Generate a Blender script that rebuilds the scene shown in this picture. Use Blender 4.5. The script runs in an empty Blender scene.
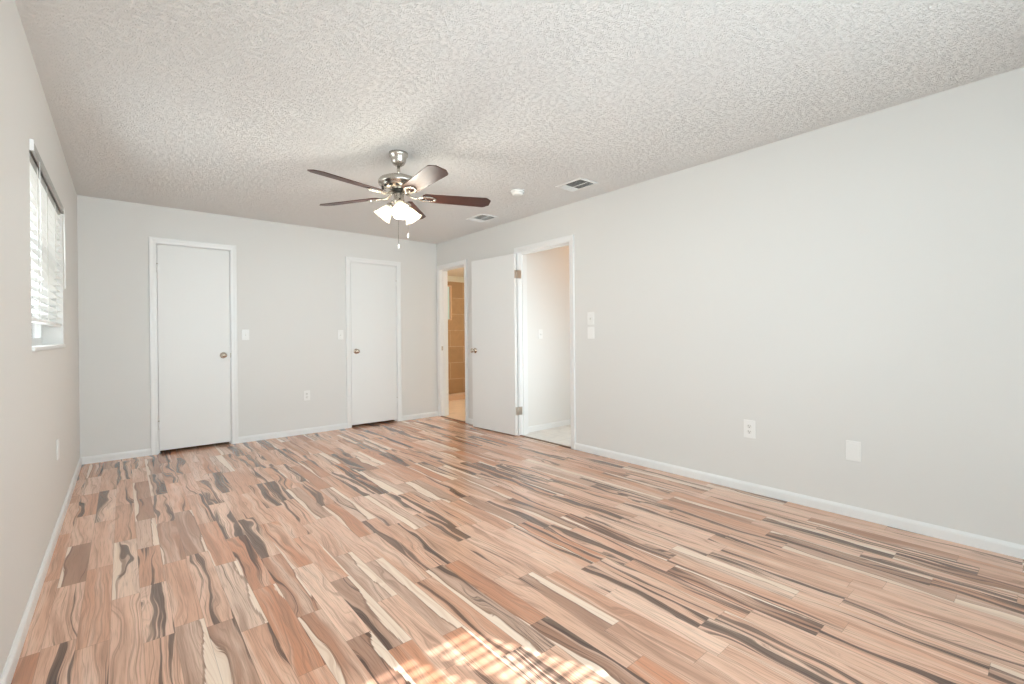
import bpy, bmesh, math, random
from mathutils import Vector, Matrix
random.seed(7)
C = bpy.context.scene.collection
SC = bpy.context.scene
PI = math.pi

# ------------------------------------------------------------------ camera
yaw, pitch, roll = 0.697062, -0.002741, -0.009294
cy_, sy_, cp_, sp_ = math.cos(yaw), math.sin(yaw), math.cos(pitch), math.sin(pitch)
fwd = Vector((sy_*cp_, cy_*cp_, sp_))
rgt = Vector((cy_, -sy_, 0))
upv = rgt.cross(fwd)
r2 = rgt*math.cos(roll)+upv*math.sin(roll)
u2 = upv*math.cos(roll)-rgt*math.sin(roll)
cam_data = bpy.data.cameras.new('camera')
cam = bpy.data.objects.new('camera', cam_data); C.objects.link(cam)
mw = Matrix((( r2.x, u2.x, -fwd.x, 0.3069), (r2.y, u2.y, -fwd.y, -5.7359), (r2.z, u2.z, -fwd.z, 1.1363), (0, 0, 0, 1)))
cam.matrix_world = mw
cam_data.sensor_width = 36
cam_data.lens = 464.1456/1024*36
cam_data.shift_x = 0.0005
cam_data.shift_y = -5.545/1024
cam_data.clip_start = 0.02
SC.camera = cam

# ------------------------------------------------------------------ light and exposure
SC.view_settings.view_transform = 'Standard'
SC.view_settings.look = 'None'
SC.view_settings.gamma = 1
SC.view_settings.use_curve_mapping = False
SC.view_settings.exposure = -0.11
SC.cycles.diffuse_bounces = 8
world = bpy.data.worlds.new('overcast_sky'); SC.world = world
world.use_nodes = True
bg = world.node_tree.nodes['Background']
bg.inputs['Color'].default_value = (0.95, 0.98, 1.0, 1)
bg.inputs['Strength'].default_value = 4.2

def light(name, kind, loc, energy, color=(1, 1, 1), direction=None, size=None, size_y=None):
    d = bpy.data.lights.new(name, kind); d.energy = energy; d.color = color
    o = bpy.data.objects.new(name, d); C.objects.link(o); o.location = loc
    if direction: o.rotation_euler = Vector(direction).to_track_quat('-Z', 'Y').to_euler()
    if kind == 'AREA':
        d.shape = 'RECTANGLE'; d.size = size; d.size_y = size_y
    elif kind == 'POINT': d.shadow_soft_size = size
    elif kind == 'SUN': d.angle = size
    return o
light('sun', 'SUN', (4, -12, 9), 20.0, (1, 0.97, 0.93), (-0.478, 1.0, -0.86), 0.0093)
rl = light('rear_window_daylight', 'AREA', (1.75, -6.28, 1.42), 11, (0.77, 0.925, 1.0), (0, 1, 0.0), 2.6, 1.6)
rl.data.spread = math.radians(168)
rb = light('rear_window_daylight_beam', 'AREA', (1.75, -6.27, 1.42), 25.0, (0.765, 0.93, 1.0), (0, 1, 0.0), 2.6, 1.6)
rb.data.spread = math.radians(90)
light('near_side_fill', 'AREA', (0.03, -6.0, 1.1), 39, (0.72, 0.915, 1.0), (1, 0.05, -0.05), 0.5, 1.5)  # added fill, no window built here; brightens the near right wall
light('side_window_daylight', 'AREA', (0.03, -2.1, 1.55), 9.0, (0.82, 0.95, 1.0), (1, -0.15, -0.16), 1.3, 0.8)
light('hallway_lamp', 'POINT', (5.05, -2.3, 2.34), 6, (1, 0.50, 0.18), size=0.08)
light('hallway_daylight', 'AREA', (4.0, -2.8, 1.0), 10.5, (0.84, 0.95, 1.0), (0, 1, -0.05), 0.5, 1.2)
light('bathroom_lamp', 'POINT', (4.75, 0.1, 2.1), 52, (1, 0.86, 0.70), size=0.1)

# ------------------------------------------------------------------ materials
def mat(name, color, rough=0.5, metal=0.0, spec=0.5, emit=None, estr=0.0):
    m = bpy.data.materials.new(name); m.use_nodes = True
    b = m.node_tree.nodes['Principled BSDF']
    b.inputs['Base Color'].default_value = (*color, 1)
    b.inputs['Roughness'].default_value = rough
    b.inputs['Metallic'].default_value = metal
    b.inputs['Specular IOR Level'].default_value = spec
    if emit:
        b.inputs['Emission Color'].default_value = (*emit, 1)
        b.inputs['Emission Strength'].default_value = estr
    return m
class NT:
    def __init__(s, m): s.t = m.node_tree; s.b = s.t.nodes.get('Principled BSDF')
    def n(s, typ, **kw):
        o = s.t.nodes.new(typ)
        for k, v in kw.items(): setattr(o, k, v)
        return o
    def l(s, a, b): s.t.links.new(a, b)
    def put(s, v, sock):
        if isinstance(v, (int, float)): sock.default_value = v
        elif isinstance(v, tuple): sock.default_value = v
        else: s.l(v, sock)
    def math(s, op, a, b=0.0, c=None, clamp=False):
        o = s.n('ShaderNodeMath', operation=op); o.use_clamp = clamp
        s.put(a, o.inputs[0]); s.put(b, o.inputs[1])
        if c is not None: s.put(c, o.inputs[2])
        return o.outputs[0]
    def comb(s, x, y, z):
        o = s.n('ShaderNodeCombineXYZ')
        s.put(x, o.inputs[0]); s.put(y, o.inputs[1]); s.put(z, o.inputs[2]); return o.outputs[0]
    def noise(s, vec, scale, detail=2, rough=0.5, dist=0.0):
        o = s.n('ShaderNodeTexNoise'); s.l(vec, o.inputs['Vector'])
        o.inputs['Scale'].default_value = scale; o.inputs['Detail'].default_value = detail
        o.inputs['Roughness'].default_value = rough; o.inputs['Distortion'].default_value = dist
        return o.outputs['Fac']
    def ramp(s, fac, stops, interp='LINEAR'):
        o = s.n('ShaderNodeValToRGB'); s.put(fac, o.inputs[0]); e = o.color_ramp.elements
        o.color_ramp.interpolation = interp
        while len(e) < len(stops): e.new(0.5)
        for k, (p, c) in enumerate(stops):
            e[k].position = p; e[k].color = (*c, 1) if len(c) == 3 else c
        return o.outputs['Color']
    def step(s, v, lo, hi):
        o = s.n('ShaderNodeMapRange', interpolation_type='SMOOTHSTEP')
        s.put(v, o.inputs['Value']); s.put(lo, o.inputs['From Min']); s.put(hi, o.inputs['From Max'])
        return o.outputs['Result']
    def mix(s, f, a, b, blend='MIX'):
        o = s.n('ShaderNodeMix', data_type='RGBA', blend_type=blend)
        s.put(f, o.inputs[0])
        s.put((*a, 1) if isinstance(a, tuple) and len(a) == 3 else a, o.inputs[6])
        s.put((*b, 1) if isinstance(b, tuple) and len(b) == 3 else b, o.inputs[7])
        return o.outputs[2]
    def bump(s, h, strength, dist):
        o = s.n('ShaderNodeBump'); o.inputs['Strength'].default_value = strength; o.inputs['Distance'].default_value = dist
        s.l(h, o.inputs['Height']); s.l(o.outputs[0], s.b.inputs['Normal'])

def paint(name, col, rough, bscale=180, bstr=0.15, spec=0.3):
    m = mat(name, col, rough, spec=spec); t = NT(m)
    co = t.n('ShaderNodeTexCoord').outputs['Object']
    v = t.noise(co, 0.9, 2)
    t.l(t.mix(t.math('MULTIPLY', v, 0.10), col, tuple(c*0.82 for c in col)), t.b.inputs['Base Color'])
    t.bump(t.noise(co, bscale, 3), bstr, 0.002)
    return m
WALL = paint('greige_wall_paint', (0.745, 0.74, 0.72), 0.55)
HALLW = paint('hallway_wall_paint', (0.80, 0.79, 0.765), 0.6)
TRIM = paint('white_trim_paint', (0.83, 0.835, 0.83), 0.32, 60, 0.03, 0.5)
DOORP = paint('white_door_paint', (0.815, 0.82, 0.81), 0.42, 70, 0.03, 0.45)
PLAST = mat('white_plastic', (0.85, 0.85, 0.835), 0.3)
IVORY = mat('off_white_plastic', (0.80, 0.80, 0.775), 0.35)
SLOT = mat('dark_slot', (0.02, 0.02, 0.02), 0.6)
DARK = mat('dark_duct', (0.02, 0.02, 0.02), 0.8)
NICK = mat('brushed_nickel', (0.56, 0.52, 0.47), 0.27, 1.0)
KNOBM = mat('satin_nickel_knob', (0.60, 0.53, 0.45), 0.22, 1.0)
HINGM = mat('dull_steel', (0.58, 0.53, 0.47), 0.4, 1.0)
BLACK = mat('black_metal', (0.012, 0.012, 0.012), 0.4)
THRESH = mat('dark_wood_threshold', (0.16, 0.075, 0.04), 0.4)
BLIND = mat('white_faux_wood', (0.84, 0.85, 0.84), 0.4)
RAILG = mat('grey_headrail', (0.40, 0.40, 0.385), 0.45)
VINYL = mat('white_vinyl_frame', (0.80, 0.81, 0.81), 0.35)
CORD = mat('white_cord', (0.80, 0.80, 0.78), 0.7)

def ceiling_mat():
    m = mat('popcorn_ceiling', (0.87, 0.87, 0.86), 0.85, spec=0.15); t = NT(m)
    co = t.n('ShaderNodeTexCoord').outputs['Object']
    n1 = t.noise(co, 125, 3, 0.62, 0.1); n2 = t.noise(co, 48, 2, 0.5)
    h = t.math('ADD', t.math('MULTIPLY', t.step(n1, 0.40, 0.66), t.math('MULTIPLY_ADD', t.step(n2, 0.38, 0.62), 0.7, 0.3)), t.math('MULTIPLY', n1, 0.3))
    t.bump(h, 0.85, 0.0065)
    return m
CEIL = ceiling_mat()

def floor_mat():
    m = mat('acacia_strip_laminate', (0.5, 0.35, 0.25), 0.26, spec=0.5); t = NT(m)
    co = t.n('ShaderNodeTexCoord').outputs['Object']
    sx = t.n('ShaderNodeSeparateXYZ'); t.l(co, sx.inputs[0]); X, Y = sx.outputs[0], sx.outputs[1]
    SW = 0.0965
    u = t.math('DIVIDE', t.math('ADD', X, 0.03), SW); col = t.math('FLOOR', u); fu = t.math('FRACT', u)
    w1 = t.n('ShaderNodeTexWhiteNoise', noise_dimensions='1D'); t.l(col, w1.inputs['W'])
    L = t.math('MULTIPLY_ADD', w1.outputs['Value'], 0.3, 0.5)
    s1 = t.n('ShaderNodeSeparateColor'); t.l(w1.outputs['Color'], s1.inputs[0])
    v = t.math('ADD', t.math('DIVIDE', Y, L), t.math('MULTIPLY', s1.outputs[1], 13.0))
    row = t.math('FLOOR', v); fv = t.math('FRACT', v)
    w2 = t.n('ShaderNodeTexWhiteNoise', noise_dimensions='3D'); t.l(t.comb(col, row, 3.7), w2.inputs['Vector'])
    s2 = t.n('ShaderNodeSeparateColor'); t.l(w2.outputs['Color'], s2.inputs[0])
    R_, G_, B_ = s2.outputs[0], s2.outputs[1], s2.outputs[2]
    val = w2.outputs['Value']
    ox = t.math('MULTIPLY', R_, 61.0); oy = t.math('MULTIPLY', G_, 47.0); oz = t.math('MULTIPLY', B_, 33.0)
    def gv(kx, ky): return t.comb(t.math('MULTIPLY_ADD', X, kx, ox), t.math('MULTIPLY_ADD', Y, ky, oy), oz)
    # tone of each strip
    tone = t.ramp(val, [(0.0, (0.60, 0.335, 0.225)), (0.26, (0.69, 0.435, 0.315)), (0.48, (0.77, 0.52, 0.395)), (0.66, (0.57, 0.27, 0.16)),
                        (0.82, (0.38, 0.215, 0.15)), (1.0, (0.76, 0.56, 0.44))])
    # every strip carries a flowing figure: q is the cross-strip coordinate, warped along the length
    def nv(a_, ky, k, o3): return t.comb(t.math('ADD', a_, t.math('MULTIPLY', ox, k)), t.math('MULTIPLY_ADD', Y, ky, oy), t.math('ADD', oz, o3))
    wob = t.math('MULTIPLY', t.math('SUBTRACT', t.noise(nv(t.math('MULTIPLY', fu, 0.7), 1.5, 1.0, 0.0), 1.0, 2, 0.5), 0.5), 1.8)
    q = t.math('ADD', fu, wob)
    # broad tone drift inside the strip
    dr = t.noise(nv(t.math('MULTIPLY', q, 1.6), 0.9, 1.3, 5.0), 1.0, 2, 0.5)
    c = t.mix(t.math('MULTIPLY', t.step(dr, 0.46, 0.72), 0.6), tone, (0.83, 0.615, 0.48))
    c = t.mix(t.math('MULTIPLY', t.math('SUBTRACT', 1.0, t.step(dr, 0.26, 0.46)), 0.6), c, (0.30, 0.16, 0.105))
    # growth lines that follow the warp
    ln = t.noise(nv(t.math('MULTIPLY', q, 9.0), 0.7, 2.1, 9.0), 1.0, 5, 0.68, 0.4)
    c = t.mix(t.math('MULTIPLY', t.step(ln, 0.47, 0.70), 0.62), c, (0.21, 0.115, 0.08))
    # fine pores
    gr = t.noise(gv(230, 7), 1.0, 2, 0.6)
    c = t.mix(t.math('MULTIPLY', t.step(gr, 0.45, 0.72), 0.38), c, (0.22, 0.13, 0.09))
    # dark heartwood band with streaked edges
    h = t.noise(nv(t.math('MULTIPLY', q, 2.6), 0.55, 3.3, 17.0), 1.0, 2, 0.5)
    th = t.math('MULTIPLY_ADD', B_, 0.21, 0.28)
    core = t.math('SUBTRACT', 1.0, t.step(t.math('ADD', h, t.math('MULTIPLY', t.math('SUBTRACT', ln, 0.5), 0.5)), t.math('SUBTRACT', th, 0.035), t.math('ADD', th, 0.03)))
    hv = t.math('MULTIPLY_ADD', ln, 0.9, 0.42, clamp=True)
    c = t.mix(t.math('MULTIPLY', core, hv), c, (0.07, 0.044, 0.036))
    c = t.mix(1.0, c, (1.11, 1.085, 1.075), 'MULTIPLY')
    # pale sapwood along one edge of some strips, with a thin dark line where it meets the heartwood
    side = t.math('GREATER_THAN', G_, 0.5)
    fe = t.math('ABSOLUTE', t.math('SUBTRACT', side, fu))
    edge = t.math('ADD', t.math('ADD', fe, t.math('MULTIPLY', wob, 0.75)), t.math('MULTIPLY', t.math('SUBTRACT', ln, 0.5), 0.25))
    tp = t.math('MULTIPLY', t.math('SUBTRACT', R_, 0.68), 1.25)
    sap = t.math('SUBTRACT', 1.0, t.step(edge, t.math('SUBTRACT', tp, 0.02), t.math('ADD', tp, 0.02)))
    sline = t.math('MULTIPLY', t.math('SUBTRACT', 1.0, t.step(t.math('ABSOLUTE', t.math('SUBTRACT', edge, t.math('ADD', tp, 0.04))), 0.01, 0.06)), t.math('GREATER_THAN', R_, 0.68))
    c = t.mix(t.math('MULTIPLY', sline, 0.55), c, (0.17, 0.095, 0.065))
    c = t.mix(t.math('MULTIPLY', sap, 0.9), c, t.mix(t.step(ln, 0.4, 0.75), (0.93, 0.76, 0.62), (0.72, 0.50, 0.37)))
    # joints
    ej = t.math('MINIMUM', t.math('MINIMUM', fu, t.math('SUBTRACT', 1.0, fu)),
                t.math('MULTIPLY', t.math('MINIMUM', fv, t.math('SUBTRACT', 1.0, fv)), 6.0))
    jm = t.math('SUBTRACT', 1.0, t.step(ej, 0.003, 0.012))
    c = t.mix(t.math('MULTIPLY', jm, 0.45), c, (0.13, 0.08, 0.055))
    t.l(c, t.b.inputs['Base Color'])
    t.l(t.math('MULTIPLY_ADD', gr, 0.08, 0.14), t.b.inputs['Roughness'])
    t.bump(t.math('SUBTRACT', t.math('MULTIPLY', gr, 0.1), jm), 0.12, 0.001)
    return m
FLOOR = floor_mat()

def tile_mat(name, c1, c2, grout, w, h, plane='XY', offs=0.5, rough=0.3, shift=(0, 0)):
    m = mat(name, c1, rough); t = NT(m)
    co = t.n('ShaderNodeTexCoord').outputs['Object']
    sx = t.n('ShaderNodeSeparateXYZ'); t.l(co, sx.inputs[0])
    a = sx.outputs[0]; b = sx.outputs[1] if plane == 'XY' else sx.outputs[2]
    if plane == 'YZ': a = sx.outputs[1]
    v = t.comb(t.math('ADD', a, shift[0]), t.math('ADD', b, shift[1]), 0.0)
    br = t.n('ShaderNodeTexBrick', offset=offs); t.l(v, br.inputs['Vector'])
    br.inputs['Color1'].default_value = (*c1, 1); br.inputs['Color2'].default_value = (*c2, 1); br.inputs['Mortar'].default_value = (*grout, 1)
    br.inputs['Scale'].default_value = 1; br.inputs['Mortar Size'].default_value = 0.004; br.inputs['Mortar Smooth'].default_value = 0.3
    br.inputs['Brick Width'].default_value = w; br.inputs['Row Height'].default_value = h; br.inputs['Bias'].default_value = 0
    n = t.noise(co, 5, 5, 0.65, 1.0)
    c = t.mix(t.math('MULTIPLY', t.step(n, 0.4, 0.7), 0.5), br.outputs['Color'], tuple(x*0.72 for x in c1))
    t.l(c, t.b.inputs['Base Color'])
    return m
HTILE = tile_mat('pale_hall_floor_tile', (0.80, 0.775, 0.73), (0.77, 0.745, 0.70), (0.62, 0.59, 0.54), 0.45, 0.45, 'XY', 0.0, 0.35)
BTILE = tile_mat('tan_stone_wall_tile', (0.46, 0.30, 0.165), (0.37, 0.235, 0.125), (0.60, 0.49, 0.37), 0.62, 0.318, 'XZ', 0.5, 0.3, (0.36, 0.03))
BFLOOR = tile_mat('beige_bath_floor_tile', (0.72, 0.565, 0.44), (0.67, 0.52, 0.40), (0.56, 0.44, 0.34), 0.33, 0.33, 'XY', 0.0, 0.35)
BCURB = mat('pink_beige_stone', (0.62, 0.42, 0.29), 0.3)
BCEIL = paint('bath_ceiling_paint', (0.80, 0.74, 0.66), 0.7)
BWALL = paint('bath_wall_paint', (0.66, 0.65, 0.56), 0.6)

def blade_mat():
    m = mat('mahogany_blade', (0.11, 0.03, 0.018), 0.40, spec=0.36); t = NT(m)
    co = t.n('ShaderNodeTexCoord').outputs['Object']
    sx = t.n('ShaderNodeSeparateXYZ'); t.l(co, sx.inputs[0])
    v = t.comb(t.math('MULTIPLY', sx.outputs[0], 3.0), t.math('MULTIPLY', sx.outputs[1], 60.0), sx.outputs[2])
    n = t.noise(v, 1.0, 4, 0.6, 0.6)
    t.l(t.mix(n, (0.085, 0.030, 0.022), (0.034, 0.013, 0.010)), t.b.inputs['Base Color'])
    return m
BLADE = blade_mat()
SHADE = mat('frosted_white_glass', (0.9, 0.88, 0.82), 0.35, emit=(1.0, 0.80, 0.55), estr=0.5)
def shade_glass():
    t = NT(SHADE); out = SHADE.node_tree.nodes['Material Output']
    tr = t.n('ShaderNodeBsdfTransparent'); tr.inputs[0].default_value = (1, 0.96, 0.88, 1)
    mx = t.n('ShaderNodeMixShader'); mx.inputs[0].default_value = 0.5
    t.l(tr.outputs[0], mx.inputs[1]); t.l(t.b.outputs[0], mx.inputs[2]); t.l(mx.outputs[0], out.inputs['Surface'])
shade_glass()
BULB = mat('lit_bulb', (1, 0.95, 0.85), 0.4, emit=(1.0, 0.9, 0.72), estr=3.0)
FROST = mat('glowing_frosted_glass', (0.35, 0.46, 0.42), 0.5, emit=(0.84, 0.95, 0.88), estr=0.3)  # daylight behind the pane is put in as a faint glow
def glass_mat():
    m = bpy.data.materials.new('clear_window_glass'); m.use_nodes = True; t = m.node_tree
    t.nodes.remove(t.nodes['Principled BSDF'])
    tr = t.nodes.new('ShaderNodeBsdfTransparent'); tr.inputs[0].default_value = (0.97, 0.98, 0.98, 1)
    gl = t.nodes.new('ShaderNodeBsdfGlossy'); gl.inputs['Roughness'].default_value = 0.02
    fr = t.nodes.new('ShaderNodeFresnel'); fr.inputs[0].default_value = 1.3
    mx = t.nodes.new('ShaderNodeMixShader')
    t.links.new(fr.outputs[0], mx.inputs[0]); t.links.new(tr.outputs[0], mx.inputs[1]); t.links.new(gl.outputs[0], mx.inputs[2])
    t.links.new(mx.outputs[0], t.nodes['Material Output'].inputs['Surface'])
    return m
GLASS = glass_mat()
def grass_mat():
    m = mat('pale_gravel', (0.3, 0.34, 0.2), 0.9); t = NT(m)
    co = t.n('ShaderNodeTexCoord').outputs['Object']
    t.l(t.mix(t.noise(co, 3, 5, 0.7), (0.50, 0.50, 0.46), (0.62, 0.61, 0.58)), t.b.inputs['Base Color'])
    return m
LAWN = grass_mat()

# ------------------------------------------------------------------ mesh helpers
class MB:
    def __init__(s): s.bm = bmesh.new()
    def box(s, x0, x1, y0, y1, z0, z1, bev=0.0, M=None, seg=2):
        t = bmesh.new(); bmesh.ops.create_cube(t, size=1)
        for v in t.verts:
            v.co = Vector((x0+(v.co.x+.5)*(x1-x0), y0+(v.co.y+.5)*(y1-y0), z0+(v.co.z+.5)*(z1-z0)))
        if bev: bmesh.ops.bevel(t, geom=t.edges[:], offset=bev, segments=seg, profile=0.5, affect='EDGES')
        return s._add(t, M)
    def _add(s, t, M=None):
        if M is not None: bmesh.ops.transform(t, matrix=M, verts=t.verts)
        me = bpy.data.meshes.new('t'); t.to_mesh(me); t.free(); s.bm.from_mesh(me); bpy.data.meshes.remove(me)
        return s
    def lathe(s, prof, M=None, n=40, mod=None):
        t = bmesh.new(); rings = []
        for k, (r, z) in enumerate(prof):
            if r < 1e-6: rings.append([t.verts.new((0, 0, z))]); continue
            ring = []
            for i in range(n):
                a = 2*PI*i/n; rr = r*(mod(a, k/(len(prof)-1)) if mod else 1)
                ring.append(t.verts.new((rr*math.cos(a), rr*math.sin(a), z)))
            rings.append(ring)
        for A, B in zip(rings, rings[1:]):
            for i in range(n):
                j = (i+1) % n
                if len(A) == 1 and len(B) == 1: continue
                if len(A) == 1: t.faces.new((A[0], B[i], B[j]))
                elif len(B) == 1: t.faces.new((A[i], B[0], A[j]))
                else: t.faces.new((A[i], B[i], B[j], A[j]))
        bmesh.ops.recalc_face_normals(t, faces=t.faces)
        for f in t.faces: f.smooth = True
        return s._add(t, M)
    def tube(s, pts, r, n=10, M=None, cap=True):
        t = bmesh.new(); pts = [Vector(p) for p in pts]; rings = []
        ref = Vector((0, 0, 1))
        for i, p in enumerate(pts):
            d = (pts[min(i+1, len(pts)-1)]-pts[max(i-1, 0)]).normalized()
            a = d.cross(ref)
            if a.length < 1e-3: a = d.cross(Vector((1, 0, 0)))
            a.normalize(); b = d.cross(a)
            rr = r[i] if isinstance(r, (list, tuple)) else r
            rings.append([t.verts.new(p+(a*math.cos(2*PI*k/n)+b*math.sin(2*PI*k/n))*rr) for k in range(n)])
        for A, B in zip(rings, rings[1:]):
            for i in range(n): t.faces.new((A[i], A[(i+1) % n], B[(i+1) % n], B[i]))
        if cap: t.faces.new(rings[0]); t.faces.new(rings[-1])
        bmesh.ops.recalc_face_normals(t, faces=t.faces)
        for f in t.faces: f.smooth = len(f.verts) == 4
        return s._add(t, M)
    def prism(s, poly, z0, z1, M=None, bev=0.0):
        t = bmesh.new()
        a = [t.verts.new((x, y, z0)) for x, y in poly]; b = [t.verts.new((x, y, z1)) for x, y in poly]
        t.faces.new(a[::-1]); t.faces.new(b)
        for i in range(len(poly)):
            j = (i+1) % len(poly); t.faces.new((a[i], a[j], b[j], b[i]))
        bmesh.ops.recalc_face_normals(t, faces=t.faces)
        if bev: bmesh.ops.bevel(t, geom=t.edges[:], offset=bev, segments=2, profile=0.5, affect='EDGES')
        return s._add(t, M)
    def casing(s, a0, a1, ztop, fn, w=0.058, z0=0.0):
        """mitred door casing round an opening a0..a1; fn(a, depth, z) -> point"""
        prof = [(0, 0), (0, .009), (.004, .012), (.012, .0125), (.026, .0135), (.036, .0165), (.046, .018), (w-.004, .018), (w, .015), (w, 0)]
        t = bmesh.new(); cols = []
        for u, d in prof:
            cols.append([t.verts.new(fn(*q)) for q in ((a0-u, d, z0), (a0-u, d, ztop+u), (a1+u, d, ztop+u), (a1+u, d, z0))])
        for i in range(len(cols)):
            A, B = cols[i], cols[(i+1) % len(cols)]
            for k in range(3): t.faces.new((A[k], A[k+1], B[k+1], B[k]))
        t.faces.new([c[0] for c in cols]); t.faces.new([c[3] for c in cols])
        bmesh.ops.recalc_face_normals(t, faces=t.faces)
        return s._add(t)
    def run(s, prof, p0, p1, out):
        """extrude profile (out, z) from p0 to p1 along a wall; out = unit vector into the room"""
        t = bmesh.new(); p0, p1, out = Vector(p0), Vector(p1), Vector(out)
        A = [t.verts.new(p0+out*d+Vector((0, 0, z))) for d, z in prof]; B = [t.verts.new(p1+out*d+Vector((0, 0, z))) for d, z in prof]
        n = len(prof)
        for i in range(n): t.faces.new((A[i], A[(i+1) % n], B[(i+1) % n], B[i]))
        t.faces.new(A); t.faces.new(B)
        bmesh.ops.recalc_face_normals(t, faces=t.faces)
        return s._add(t)
    def wall(s, along, t0, t1, a0, a1, z0, z1, holes=()):
        """solid wall with rectangular holes (a, b, z0, z1); along = 'x' or 'y'; t0..t1 is its thickness"""
        def bx(p, q, r, v):
            if q-p < 1e-6 or v-r < 1e-6: return
            if along == 'x': s.box(p, q, t0, t1, r, v)
            else: s.box(t0, t1, p, q, r, v)
        cur = a0
        for (a, b, h0, h1) in sorted(holes):
            bx(cur, a, z0, z1); bx(a, b, z0, h0); bx(a, b, h1, z1); cur = b
        bx(cur, a1, z0, z1)
        return s
    def build(s, name, m, parent=None, loc=None, rot=None):
        bmesh.ops.remove_doubles(s.bm, verts=s.bm.verts, dist=1e-6)
        me = bpy.data.meshes.new(name); s.bm.to_mesh(me); s.bm.free(); me.materials.append(m)
        o = bpy.data.objects.new(name, me); C.objects.link(o)
        if parent: o.parent = parent
        if loc: o.location = loc
        if rot: o.rotation_euler = rot
        return o
def tag(o, label=None, cat=None, group=None, kind=None):
    if label: o['label'] = label
    if cat: o['category'] = cat
    if group: o['group'] = group
    if kind: o['kind'] = kind
    return o
def empty(name, loc, rot=(0, 0, 0)):
    o = bpy.data.objects.new(name, None); C.objects.link(o); o.location = loc; o.rotation_euler = rot
    o.empty_display_size = 0.1
    return o
def copy_tree(o, parent=None):
    c = o.copy(); C.objects.link(c)
    if parent: c.parent = parent
    for ch in list(o.children): copy_tree(ch, c)
    return c
def frame_of(z):
    return Vector(z).to_track_quat('Z', 'Y').to_matrix().to_4x4()

# ------------------------------------------------------------------ room shell
W = 3.7375; H = 2.44; YR = -6.40; WT = 0.12
def S(o, label, cat): return tag(o, label, cat, kind='structure')
fl = MB().box(-0.2, W+0.012, YR-0.2, 0.75, -0.1, 0).build('floor', FLOOR)
S(fl, 'strip laminate bedroom floor in mixed brown, cream and dark acacia tones', 'floor')
S(MB().box(W+0.012, 7.0, -2.9, -1.66, -0.1, 0.002).build('floor_hall', HTILE), 'pale tile floor of the hallway through the open doorway', 'floor')
S(MB().box(W+0.012, 6.0, -1.66, 2.2, -0.1, 0.002).build('floor_bath', BFLOOR), 'beige tile floor of the bathroom through the narrow doorway', 'floor')
S(MB().box(-0.2, W+0.06, YR-0.2, 0.75, H, H+0.1).build('ceiling', CEIL), 'white popcorn-textured bedroom ceiling', 'ceiling')
S(MB().box(W+0.06, 7.0, -2.9, -1.66, H, H+0.1).build('ceiling_hall', BCEIL), 'smooth ceiling of the hallway beyond the doorway', 'ceiling')
S(MB().box(W+0.06, 6.0, -1.66, 2.2, 2.31, H+0.1).build('ceiling_bath', BCEIL), 'warm lit bathroom ceiling above the tan tile', 'ceiling')

D1 = (0.572, 1.185); D2 = (2.4955, 3.1055)          # closet door leaves, x ranges
DT = 2.064
HL = (-2.552, -1.778); BA = (-0.69, -0.08)          # clear openings in the right wall, y ranges
JT = 0.019
closet_holes = [(D1[0]-.003-JT, D1[1]+.003+JT, 0, DT+.003+JT), (D2[0]-.003-JT, D2[1]+.003+JT, 0, DT+.003+JT)]
S(MB().wall('x', 0, WT, -0.2, W+WT, 0, H, closet_holes).build('wall_back', WALL), 'pale greige far wall with the two closet doors', 'wall')
right_holes = [(HL[0]-JT, HL[1]+JT, 0, 2.06+JT), (BA[0]-JT, BA[1]+JT, 0, 2.06+JT)]
S(MB().wall('y', W, W+WT, YR, 0, 0, H, right_holes).build('wall_right', WALL), 'long pale greige wall on the right', 'wall')
WIN = (-2.82, -1.40, 1.10, 2.02)
S(MB().wall('y', -0.2, 0, YR, 0, 0, H, [WIN]).build('wall_left', WALL), 'pale greige wall on the left with the window', 'wall')
RW = (0.85, 2.46, 0.9, 2.05)
S(MB().wall('x', YR-0.2, YR, -0.2, W+WT, 0, H, [RW]).build('wall_rear', WALL), 'pale wall behind the viewpoint with the second window', 'wall')
# closets behind the two doors
cl = MB()
for (a, b) in ((D1[0]-.3, D1[1]+.3), (D2[0]-.3, D2[1]+.3)):
    cl.box(a-.05, a, WT, 0.72, 0, H); cl.box(b, b+.05, WT, 0.72, 0, H); cl.box(a-.05, b+.05, 0.70, 0.75, 0, H)
S(cl.build('wall_closet', WALL), 'closet walls hidden behind the two shut doors', 'wall')
# hall and bathroom walls
S(MB().box(W+WT, 7.0, -1.71, -1.61, 0, H).build('wall_hall', HALLW), 'bright hallway wall seen through the open doorway', 'wall')
S(MB().box(W+WT, 7.0, -2.95, -2.85, 0, H).box(6.95, 7.05, -2.85, -1.71, 0, H).build('wall_hall_end', HALLW), 'hidden near side and end of the hallway', 'wall')
BW = 2.0
bwin = (4.9, 5.26, 1.44, 2.12)
S(MB().wall('x', BW, BW+.1, 3.7, 6.0, 0, 2.20, [bwin]).build('wall_bath', BTILE), 'tan stone tile shower wall in the bathroom', 'wall')
S(MB().box(3.7, 6.0, BW, BW+.1, 2.20, 2.31).box(W, W+WT, WT, BW, 0, 2.31).box(5.75, 5.85, -1.61, BW, 0, 2.31).build('wall_bath_upper', BWALL),
  'painted bathroom wall band above the shower tile', 'wall')
S(MB().box(-30, 40, -40, 40, -0.6, -0.5).build('ground', LAWN), 'pale gravel ground outside the windows', 'ground')

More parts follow.
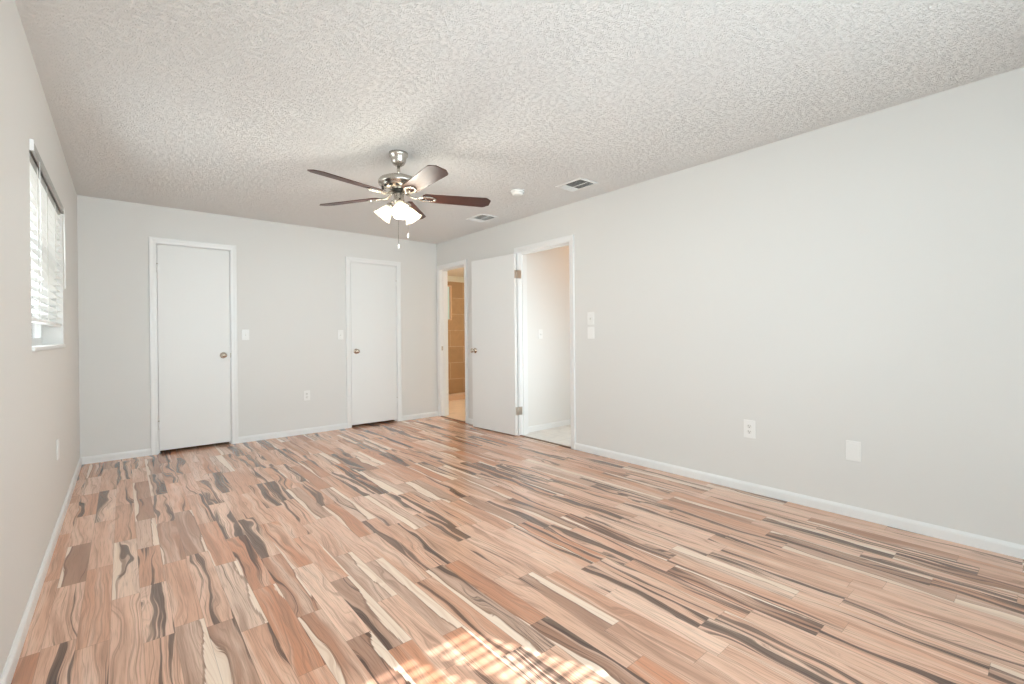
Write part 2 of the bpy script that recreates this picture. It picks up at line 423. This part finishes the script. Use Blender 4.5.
# baseboards
BP = [(0, 0), (.013, 0), (.013, .046), (.011, .055), (.007, .061), (.004, .066), (0, .066)]
c1o = (D1[0]-.008-.058, D1[1]+.008+.058); c2o = (D2[0]-.008-.058, D2[1]+.008+.058)
b = MB()
b.run(BP, (0, 0, 0), (c1o[0], 0, 0), (0, -1, 0)); b.run(BP, (c1o[1], 0, 0), (c2o[0], 0, 0), (0, -1, 0)); b.run(BP, (c2o[1], 0, 0), (W, 0, 0), (0, -1, 0))
S(b.build('baseboard_back', TRIM), 'white baseboard along the far wall', 'baseboard')
S(MB().run(BP, (0, 0, 0), (0, YR, 0), (1, 0, 0)).build('baseboard_left', TRIM), 'white baseboard along the left wall', 'baseboard')
b = MB(); b.run(BP, (W, HL[0]-.007-.058, 0), (W, YR, 0), (-1, 0, 0)); b.run(BP, (W, HL[1]+.007+.058, 0), (W, BA[0]-.007-.058, 0), (-1, 0, 0))
S(b.build('baseboard_right', TRIM), 'white baseboard along the right wall', 'baseboard')
S(MB().run(BP, (W+WT, -1.71, 0.002), (6.95, -1.71, 0.002), (0, -1, 0)).build('baseboard_hall', TRIM), 'white baseboard at the foot of the hallway wall', 'baseboard')

# door casings with their jambs
def back_trim(name, D, label):
    m = MB(); g = .003
    m.casing(D[0]-.008, D[1]+.008, DT+.008, lambda a, d, z: (a, -d, z))
    for a, b_ in ((D[0]-g-JT, D[0]-g), (D[1]+g, D[1]+g+JT)): m.box(a, b_, 0, WT, 0, DT+g+JT)
    m.box(D[0]-g, D[1]+g, 0, WT, DT+g, DT+g+JT)
    m.box(D[0]-g, D[0]+.010, .042, .054, 0, DT+g); m.box(D[1]-.010, D[1]+g, .042, .054, 0, DT+g); m.box(D[0]-g, D[1]+g, .042, .054, DT-.010, DT+g)
    return S(m.build(name, TRIM), label, 'door frame')
t1 = back_trim('trim_1', D1, 'white casing around the left closet door')
t2 = back_trim('trim_2', D2, 'white casing around the closet door nearest the corner')
MB().box(D1[1]+.0025, D1[1]+.0075, -.0025, .010, .925, .975).build('strike_plate', HINGM, t1)
MB().box(D2[0]-.0075, D2[0]-.0025, -.0025, .010, .925, .975).build('strike_plate', HINGM, t2)
def right_trim(name, A, label):
    m = MB()
    m.casing(A[0]-.007, A[1]+.007, 2.067, lambda a, d, z: (W-d, a, z))
    m.casing(A[0]-.007, A[1]+.007, 2.067, lambda a, d, z: (W+WT+d, a, z), z0=.002)
    m.box(W, W+WT, A[0]-JT, A[0], 0, 2.06+JT); m.box(W, W+WT, A[1], A[1]+JT, 0, 2.06+JT); m.box(W, W+WT, A[0], A[1], 2.06, 2.06+JT)
    x0 = W+.045
    m.box(x0, x0+.035, A[0], A[0]+.010, .002, 2.06); m.box(x0, x0+.035, A[1]-.010, A[1], .002, 2.06); m.box(x0, x0+.035, A[0], A[1], 2.05, 2.06)
    return S(m.build(name, TRIM), label, 'door frame')
t3 = right_trim('trim_3', HL, 'white casing around the open hallway doorway')
t4 = right_trim('trim_4', BA, 'white casing around the narrow bathroom doorway by the corner')
MB().box(W+.015, W+.04, BA[1]-.003, BA[1], .93, .99, .0008).build('strike_plate', HINGM, t4)
S(MB().box(W-.012, W+.02, HL[0], HL[1], 0, .008, .003).build('trim_5', THRESH), 'dark wood threshold under the open hallway doorway', 'threshold')
S(MB().box(W-.012, W+.02, BA[0], BA[1], 0, .008, .003).build('trim_6', THRESH), 'dark wood threshold under the bathroom doorway', 'threshold')

# ------------------------------------------------------------------ doors
KNOB = [(0, 0), (.033, 0), (.033, .004), (.029, .009), (.016, .012), (.012, .018), (.012, .030), (.018, .036), (.026, .043), (.028, .051), (.026, .059), (.019, .065), (.008, .068), (0, .068)]
def knob(parent, pos, direction):
    k = MB(); k.lathe(KNOB, Matrix.Translation(pos) @ frame_of(direction), 28)
    o = k.build('door_knob', KNOBM, parent); tag(o, 'round satin nickel door knob')
    kb = MB(); kb.lathe([(0, .0682), (.007, .0682), (.007, .070), (.005, .0715), (0, .0715)], Matrix.Translation(pos) @ frame_of(direction), 16)
    kb.build('lock_button', HINGM, o)
    return o
def closet_door(name, D, knob_side, label):
    e = empty(name, (D[0], 0, 0)); S(e, label, 'door'); w = D[1]-D[0]
    MB().box(0, w, .001, .036, .028, DT, .0015).build('door_leaf', DOORP, e)
    kx = w-.062 if knob_side > 0 else .062
    knob(e, (kx, .001, .952), (0, -1, 0))
    hx = -.0015 if knob_side > 0 else w+.0015
    for hz in (1.83, .28):
        h = MB(); h.tube([(hx, -.006, hz-.045), (hx, -.006, hz+.038)], .006, 12)
        h.box(hx-.022, hx+.022, -.0012, .0005, hz-.042, hz+.036)
        ho = h.build('hinge', TRIM, e)
        MB().lathe([(0, 0), (.0075, 0), (.0075, .006), (.004, .010), (0, .010)], Matrix.Translation((hx, -.006, hz+.038)), 12).build('hinge_pin', HINGM, ho)
    MB().box(w-.0005 if knob_side > 0 else -.0022, w+.0022 if knob_side > 0 else .0005, .006, .03, .93, .975).build('latch_plate', HINGM, e)
    return e
closet_door('door_1', D1, 1, 'shut white flush closet door near the left wall, knob on its right')
closet_door('door_2', D2, -1, 'shut white flush closet door near the far right corner, knob on its left')
# hallway door swung open flat against the right wall
ang = math.atan2(.791, -.049)
d3 = empty('door_3', (W-.030, -1.776, 0), (0, 0, ang))
S(d3, 'open white flush door folded back against the right wall between the doorways', 'door')
MB().box(.004, .766, .002, .037, .012, 2.052, .0015).build('door_leaf', DOORP, d3)
knob(d3, (.704, .037, .952), (0, 1, 0))
kb = MB(); kb.lathe([(0, 0), (.033, 0), (.033, .004), (.024, .009), (.012, .012), (.012, .018), (.022, .024), (.023, .030), (.012, .034), (0, .034)], Matrix.Translation((.704, .002, .952)) @ frame_of((0, -1, 0)), 24)
kb.build('door_knob', KNOBM, d3)
MB().box(.7655, .7685, .008, .031, .92, .98).build('latch_plate', HINGM, d3)
for hz in (1.822, .282):
    h = MB(); h.tube([(0, -.001, hz-.047), (0, -.001, hz+.047)], .0065, 12)
    h.box(.0015, .0045, .0, .033, hz-.045, hz+.045)
    ho = h.build('hinge', HINGM, d3)
    jl = MB(); jl.box(W-.026, W+.032, HL[1]-.0025, HL[1]-.0002, hz-.045, hz+.045)
    jo = jl.build('hinge_leaf', HINGM, t3)

# ------------------------------------------------------------------ windows and blinds
def window(name, label, M, w, h, latch=True):
    """window in local coords: x along, y outward, z up from the sill; unit sits at y .10-.16"""
    e = empty(name, (0, 0, 0)); e.matrix_world = M; S(e, label, 'window')
    f = MB(); fw = .045
    f.box(0, fw, .10, .165, 0, h, .003); f.box(w-fw, w, .10, .165, 0, h, .003)
    f.box(fw, w-fw, .10, .165, 0, fw, .003); f.box(fw, w-fw, .10, .165, h-fw, h, .003)
    f.box(fw, w-fw, .115, .15, h*.5-.022, h*.5+.022, .003)
    fo = f.build('window_frame', VINYL, e)
    g = MB(); g.box(fw-.005, w-fw+.005, .130, .134, fw-.005, h-fw+.005); g.build('window_pane', GLASS, e)
    s = MB(); s.box(-.004, w+.004, -.010, .004, -.016, .004, .004); s.box(.001, w-.001, -.004, .10, -.016, .004, .002); s.build('window_sill', TRIM, e)
    if latch:
        l = MB(); l.box(.30*w-.03, .30*w+.03, .078, .10, .016, .034, .004); l.tube([(.30*w, .086, .034), (.30*w+.012, .07, .05), (.30*w+.05, .06, .056)], .005, 8)
        l.build('window_latch', HINGM, e)
    return e
wl = WIN[1]-WIN[0]
# left wall: local x runs toward -Y... local x -> +Y mirrored is avoided by turning 90 deg: x -> +y, y -> -x
ML = Matrix(((0, -1, 0, 0), (1, 0, 0, WIN[0]), (0, 0, 1, WIN[2]), (0, 0, 0, 1)))
window('window_1', 'white framed window recessed in the left wall behind the blind', ML, wl, WIN[3]-WIN[2])
MR = Matrix(((-1, 0, 0, RW[1]), (0, -1, 0, YR), (0, 0, 1, RW[2]), (0, 0, 0, 1)))
window('window_2', 'white framed window in the wall behind the viewpoint', MR, RW[1]-RW[0], RW[3]-RW[2])

def blind(label, M, w, h, drop, tilt, pitch=.044):
    e = empty('window_blind', (0, 0, 0)); e.matrix_world = M
    tag(e, label, 'blind', 'white slat window blinds')
    yc = .032
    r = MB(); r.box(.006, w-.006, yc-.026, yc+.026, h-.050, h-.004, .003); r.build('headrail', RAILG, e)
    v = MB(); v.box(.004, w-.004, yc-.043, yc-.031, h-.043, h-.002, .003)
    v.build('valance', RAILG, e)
    for bx in (.0, w-.016):
        k = MB(); k.box(bx, bx+.012, yc-.046, yc+.028, h-.050, h-.001, .002); k.build('end_bracket', BLIND, e)
    n = int((h-.085-drop)/pitch); sw = .025
    proto = None
    for i in range(n):
        z = h-.085-i*pitch
        if proto is None:
            poly = [(-sw, -.0008), (-sw*.5, .0010), (0, .0018), (sw*.5, .0010), (sw, -.0008), (sw, .0016), (sw*.5, .0036), (0, .0044), (-sw*.5, .0036), (-sw, .0016)]
            P = MB(); P.prism(poly, 0, w-.02, Matrix(((0, 0, 1, .010), (1, 0, 0, 0), (0, 1, 0, 0), (0, 0, 0, 1))))
            proto = P.build('slat', BLIND, e); o = proto
        else:
            o = proto.copy(); C.objects.link(o); o.parent = e
        o.location = (0, yc, z); o.rotation_euler = (tilt, 0, 0)
    zb = h-.085-n*pitch
    q = MB(); q.box(.010, w-.010, yc-.025, yc+.025, zb-.008, zb+.010, .004); q.build('bottom_rail', BLIND, e)
    for fx in (.20, .46, .74):
        l = MB()
        for yy in (yc-.0285, yc+.0285): l.box(w*fx-.014, w*fx+.014, yy-.0006, yy+.0006, zb-.008, h-.05)
        l.build('ladder_tape', CORD, e)
    c = MB(); c.tube([(w*.10, yc-.050, h-.06), (w*.10, yc-.052, h-.35), (w*.10+.003, yc-.051, h-.62)], .0016, 6)
    c.lathe([(0, 0), (.003, .0), (.006, .02), (.005, .035), (.002, .04), (0, .04)], Matrix.Translation((w*.10+.003, yc-.051, h-.66)), 10)
    c.build('pull_cord', CORD, e)
    wd = MB(); wd.tube([(w*.92, yc-.050, h-.06), (w*.92, yc-.052, h-.55)], .004, 8); wd.build('tilt_wand', BLIND, e)
    return e
blind('white horizontal slat blind hanging in the window of the left wall', ML, wl, WIN[3]-WIN[2], .092, math.radians(-4))
blind('white horizontal slat blind over the window behind the viewpoint', MR, RW[1]-RW[0], RW[3]-RW[2], .03, math.radians(20))

# bathroom window in the tile wall
e = empty('window_3', (bwin[0], BW, bwin[2])); S(e, 'narrow frosted window set in the tan shower tile', 'window')
w_, h_ = bwin[1]-bwin[0], bwin[3]-bwin[2]
f = MB(); f.box(0, .02, -.006, .08, 0, h_); f.box(w_-.022, w_, -.006, .08, 0, h_); f.box(.02, w_-.022, -.006, .08, 0, .02); f.box(.02, w_-.022, -.006, .08, h_-.02, h_)
f.build('window_frame', BCURB, e); MB().box(.02, w_-.022, .05, .06, .02, h_-.02).build('window_pane', FROST, e)
cb = MB(); cb.box(W+WT, 5.75, 1.17, 1.30, .002, .085, .01)
S(cb.build('trim_7', BCURB), 'pink beige stone curb at the foot of the shower', 'shower curb')

# ------------------------------------------------------------------ wall plates
# local frame: x across, z up, -y out of the wall
def rotz_for(wall): return {'back': 0, 'right': -PI/2, 'left': PI/2, 'hall': 0}[wall]
def plate_mesh(w=.070, h=.115): return MB().box(-w/2, w/2, -.006, 0, -h/2, h/2, .0025)
def screws(parent, zs):
    for z in zs:
        s = MB(); s.lathe([(0, 0), (.0032, 0), (.0028, .0012), (0, .0014)], Matrix.Translation((0, -.0058, z)) @ frame_of((0, -1, 0)), 10); s.build('screw', IVORY, parent)
def switch(loc, wall, label, w=.070, h=.115, on=1):
    e = empty('light_switch', loc, (0, 0, rotz_for(wall))); tag(e, label, 'light switch', 'white light switches on the walls')
    plate_mesh(w, h).build('cover_plate', PLAST, e); screws(e, (-.03, .03))
    t = MB(); t.box(-.0055, .0055, -.0075, -.005, -.013, .013, .0008)
    M = Matrix.Translation((0, -.006, 0)) @ Matrix.Rotation(math.radians(28*on), 4, 'X')
    t.box(-.004, .004, -.015, 0, -.005, .005, .0015, M)
    t.build('toggle', IVORY, e); return e
def outlet(loc, wall, label, w=.070, h=.115):
    e = empty('wall_outlet', loc, (0, 0, rotz_for(wall))); tag(e, label, 'outlet', 'white wall outlets')
    plate_mesh(w, h).build('cover_plate', PLAST, e); screws(e, (0,))
    for s in (-1, 1):
        zc = s*.0195
        poly = [(.0168*math.cos(a)*1.02, max(-.0145, min(.0145, .0168*math.sin(a)))) for a in [2*PI*k/28 for k in range(28)]]
        r = MB(); r.prism(poly, .004, .0078, Matrix.Translation((0, 0, zc)) @ Matrix(((1, 0, 0, 0), (0, 0, -1, 0), (0, 1, 0, 0), (0, 0, 0, 1))))
        ro = r.build('receptacle', IVORY, e)
        k = MB(); k.box(-.0078, -.0052, -.0081, -.0065, zc-.001, zc+.0085); k.box(.0052, .0075, -.0081, -.0065, zc, zc+.0075)
        k.lathe([(0, 0), (.003, 0), (.003, .0004), (0, .0004)], Matrix.Translation((0, -.0078, zc-.0075)) @ frame_of((0, -1, 0)), 12)
        k.build('socket_slots', SLOT, ro)
    return e
def blank(loc, wall, label, w=.070, h=.115, zs=(-.03, .03)):
    e = empty('blank_wall_plate', loc, (0, 0, rotz_for(wall))); tag(e, label, 'wall plate', 'blank white wall plates')
    plate_mesh(w, h).build('cover_plate', PLAST, e); screws(e, zs)
    MB().box(-w*.33, w*.33, -.0075, -.005, -h*.38, h*.38, .001).build('raised_panel', PLAST, e); return e
switch((1.331, 0, 1.168), 'back', 'white light switch on the far wall beside the left closet door')
switch((2.362, 0, 1.160), 'back', 'white light switch on the far wall left of the closet door nearest the corner')
outlet((1.960, 0, .449), 'back', 'white double outlet low on the far wall between the closet doors')
switch((W, -2.824, 1.289), 'right', 'upper white light switch of the stacked pair right of the open doorway', .080, .120)
blank((W, -2.824, 1.151), 'right', 'lower white blank plate of the stacked pair right of the open doorway', .080, .112)
outlet((W, -4.282, .450), 'right', 'white double outlet with dark slots low on the long right wall', .080, .128)
blank((W, -4.897, .407), 'right', 'plain white blank plate low on the right wall, nearest the viewpoint', .078, .122)
blank((0, -1.856, .479), 'left', 'thin white wall plate low on the left wall below the window', .075, .120)
switch((4.126, -1.71, 1.145), 'hall', 'white light switch on the hallway wall seen through the open doorway')

# ------------------------------------------------------------------ ceiling vents and smoke detector
def vent(x0, x1, y0, y1, label):
    cx, cy = (x0+x1)/2, (y0+y1)/2; w, l = x1-x0, y1-y0
    e = empty('ceiling_vent', (cx, cy, H)); tag(e, label, 'vent', 'air vents in the ceiling')
    m = .022
    f = MB(); hw, hl = w/2, l/2
    def strip(a, b_, c, d): f.box(a, b_, c, d, -.008, -.0005, .002)
    strip(-hw, -hw+m, -hl, hl); strip(hw-m, hw, -hl, hl); strip(-hw+m, hw-m, -hl, -hl+m); strip(-hw+m, hw-m, hl-m, hl)
    f.build('frame', PLAST, e)
    MB().box(-hw+m-.002, hw-m+.002, -hl+m-.002, hl-m+.002, -.0015, -.0003).build('duct_backing', DARK, e)
    n = 13; span = l-2*m
    for k in range(n):
        yy = -hl+m+span*(k+.5)/n
        a = math.radians(36 if k < 9 else -56)
        sl = MB(); sl.box(-hw+m, hw-m, -.0068, .0068, -.0005, .0005, 0, Matrix.Translation((0, yy, -.0092)) @ Matrix.Rotation(a, 4, 'X'))
        sl.build('louver', PLAST, e)
    d = MB(); d.box(-.003, .003, -hl+m, hl-m, -.0135, -.0095); d.build('center_bar', PLAST, e)
    return e
vent(3.230, 3.455, -3.155, -2.860, 'white ceiling vent nearest the viewpoint, above the right wall')
vent(3.255, 3.480, -1.735, -1.445, 'white ceiling vent deeper in the room, beyond the fan blade tip')
e = empty('smoke_detector', (3.056, -2.557, H)); tag(e, 'small round white smoke detector on the ceiling beside the nearer vent', 'smoke detector')
MB().lathe([(0, 0), (.062, 0), (.062, -.010), (.058, -.014), (0, -.014)], n=36).build('base', PLAST, e)
MB().lathe([(.055, -.0135), (.056, -.024), (.050, -.036), (.038, -.041), (0, -.042)], n=36).build('cover', IVORY, e)
MB().lathe([(0, -.0425), (.010, -.0425), (.010, -.0415), (.0, -.0415)], Matrix.Translation((.02, -.01, .0012)), 16).build('test_button', PLAST, e)

# ------------------------------------------------------------------ ceiling fan
FX, FY = 1.824, -2.688
fan = empty('ceiling_fan', (FX, FY, H)); tag(fan, 'brushed nickel ceiling fan with five dark wood blades and three lit glass shades', 'ceiling fan')
MB().lathe([(0, -.0005), (.066, -.0005), (.067, -.012), (.064, -.022), (.056, -.030), (.053, -.048), (.049, -.064), (.040, -.080), (.026, -.090), (.013, -.093), (0, -.093)], n=40).build('canopy', NICK, fan)
MB().tube([(0, 0, -.090), (0, 0, -.175)], .0115, 20).build('downrod', NICK, fan)
mh = MB().lathe([(0, -.158), (.018, -.158), (.022, -.166), (.040, -.170), (.075, -.172), (.108, -.178), (.132, -.190), (.141, -.203), (.142, -.217), (.137, -.228),
            (.128, -.234), (.126, -.240), (.118, -.252), (.098, -.262), (.070, -.268), (0, -.268)], n=56).build('motor_housing', NICK, fan)
vs = MB()
for k in range(15):
    a = 2*PI*k/15
    vs.lathe([(0, 0), (.0085, 0), (.0085, .002), (0, .002)], Matrix.Translation((.113*math.cos(a), .113*math.sin(a), -.2555)) @ frame_of((.6*math.cos(a), .6*math.sin(a), -1)) @ Matrix.Scale(1.7, 4, (1, 0, 0)), 12)
vs.build('vent_slots', BLACK, mh)
MB().lathe([(0, -.266), (.052, -.266), (.054, -.272), (.052, -.281), (0, -.281)], n=36).build('flywheel', BLACK, fan)
MB().lathe([(0, -.280), (.034, -.280), (.036, -.286), (.036, -.325), (.040, -.332), (.041, -.346), (.036, -.356), (.020, -.364), (.010, -.370), (0, -.371)], n=36).build('switch_housing', NICK, fan)
# blades
R0, R1 = .165, .668
def blade_poly():
    pts = []
    w0, w1 = .056, .070
    pts += [(R0, -w0+.02), (R0+.02, -w0)]
    for k in range(1, 6): pts.append((R0+.02+(R1-.046-R0-.02)*k/5, -(w0+(w1-w0)*k/5)))
    pts += [(R1-.034, -.066), (R1, -.034), (R1, .034), (R1-.034, .066)]
    for k in range(5, 0, -1): pts.append((R0+.02+(R1-.046-R0-.02)*k/5, (w0+(w1-w0)*k/5)))
    pts += [(R0+.02, w0), (R0, w0-.02)]
    return pts
bm_ = MB(); bm_.prism(blade_poly(), -.003, .003, bev=.0012)
blade0 = bm_.build('fan_blade', BLADE, fan)
def iron():
    m = MB()
    m.tube([(.045, 0, .028), (.075, 0, .008), (.098, 0, -.006), (.120, 0, -.009), (.150, 0, -.008)], [.010, .009, .008, .008, .008], 10)
    # open oval medallion under the blade root
    t = bmesh.new(); rings = []; n = 32
    for i in range(n):
        a = 2*PI*i/n; c = Vector((.200+.058*math.cos(a), .030*math.sin(a), -.009)); o = Vector((math.cos(a)*.03, math.sin(a)*.06, 0)).normalized()
        rings.append([t.verts.new(c+o*.009*math.cos(q)+Vector((0, 0, .005*math.sin(q)))) for q in [2*PI*k/8 for k in range(8)]])
    for i in range(n):
        A, B = rings[i], rings[(i+1) % n]
        for k in range(8): t.faces.new((A[k], A[(k+1) % 8], B[(k+1) % 8], B[k]))
    bmesh.ops.recalc_face_normals(t, faces=t.faces)
    for f_ in t.faces: f_.smooth = True
    m._add(t)
    for (x, y) in ((.19, .0), (.25, .0), (.215, .034), (.215, -.034)):
        m.lathe([(0, -.0125), (.005, -.0125), (.006, -.010), (.006, -.003), (0, -.003)], Matrix.Translation((x, y, 0)), 10)
    return m
iron0 = iron().build('blade_iron', NICK, blade0)
for k in range(5):
    if k == 0: bl = blade0
    else: bl = copy_tree(blade0, fan)
    a = math.radians(49.2+72*k)
    bl.rotation_mode = 'QUATERNION'
    bl.rotation_quaternion = (Matrix.Rotation(a, 3, 'Z') @ Matrix.Rotation(math.radians(-12), 3, 'X')).to_quaternion()
    bl.location = (0, 0, -.305)
# light kit
SHP = [(.022, 0), (.026, .006), (.027, .016), (.031, .030), (.040, .050), (.047, .070), (.052, .088), (.058, .100), (.066, .110)]
prof = [(r, z) for r, z in SHP] + [(r-.003, z-.0008) for r, z in SHP[::-1]]
def scallop(a, t):
    q = 1-abs(2*t-1)
    return 1+.055*math.cos(6*a)*q**3
view_r = Vector((cy_, -sy_, 0)); view_f = Vector((sy_, cy_, 0))
for phi in (170, 290, 50):
    d = view_r*math.cos(math.radians(phi))+view_f*math.sin(math.radians(phi))
    axis = (d*.66+Vector((0, 0, -.75))).normalized()
    neck = d*.060+Vector((0, 0, -.368))
    M = Matrix.Translation(neck) @ frame_of(axis)
    sh = MB(); sh.lathe(prof, M, 48, scallop); so = sh.build('glass_shade', SHADE, fan); tag(so, 'lit frosted white tulip glass shade')
    bu = MB(); bu.lathe([(0, .016), (.012, .018), (.013, .030), (.022, .050), (.025, .066), (.021, .080), (.010, .089), (0, .091)], M, 24); bu.build('bulb', BULB, so)
    ar = MB(); ar.tube([d*.030+Vector((0, 0, -.338)), d*.052+Vector((0, 0, -.340)), d*.060+Vector((0, 0, -.352)), neck-axis*.002], .008, 12)
    ar.lathe([(0, -.012), (.018, -.012), (.026, -.004), (.029, .006), (.028, .016), (.024, .018)], M, 28)
    ar.build('lamp_arm', NICK, fan)
    p = Vector((FX, FY, H))+neck+axis*.135
    light('fan_bulb_light', 'POINT', p, 7.0, (0.98, 0.97, 0.89), size=0.05)
for (d, zt, zb, nm) in ((view_r*.004-view_f*.037, -.330, -.69, 0), (view_r*.066-view_f*.01, -.36, -.61, 1)):
    c = MB()
    top = d if nm == 0 else view_r*.030-view_f*.005
    pts = [(top.x*.8, top.y*.8, zt+.01), (d.x, d.y, zt-.012), (d.x, d.y, zb+.03)]
    c.tube(pts, .0016, 6)
    co = c.build('pull_chain', NICK, fan)
    MB().lathe([(0, 0), (.004, .002), (.0062, .010), (.0050, .024), (.0022, .034), (0, .035)], Matrix.Translation((d.x, d.y, zb)), 14).build('chain_fob', IVORY, co)
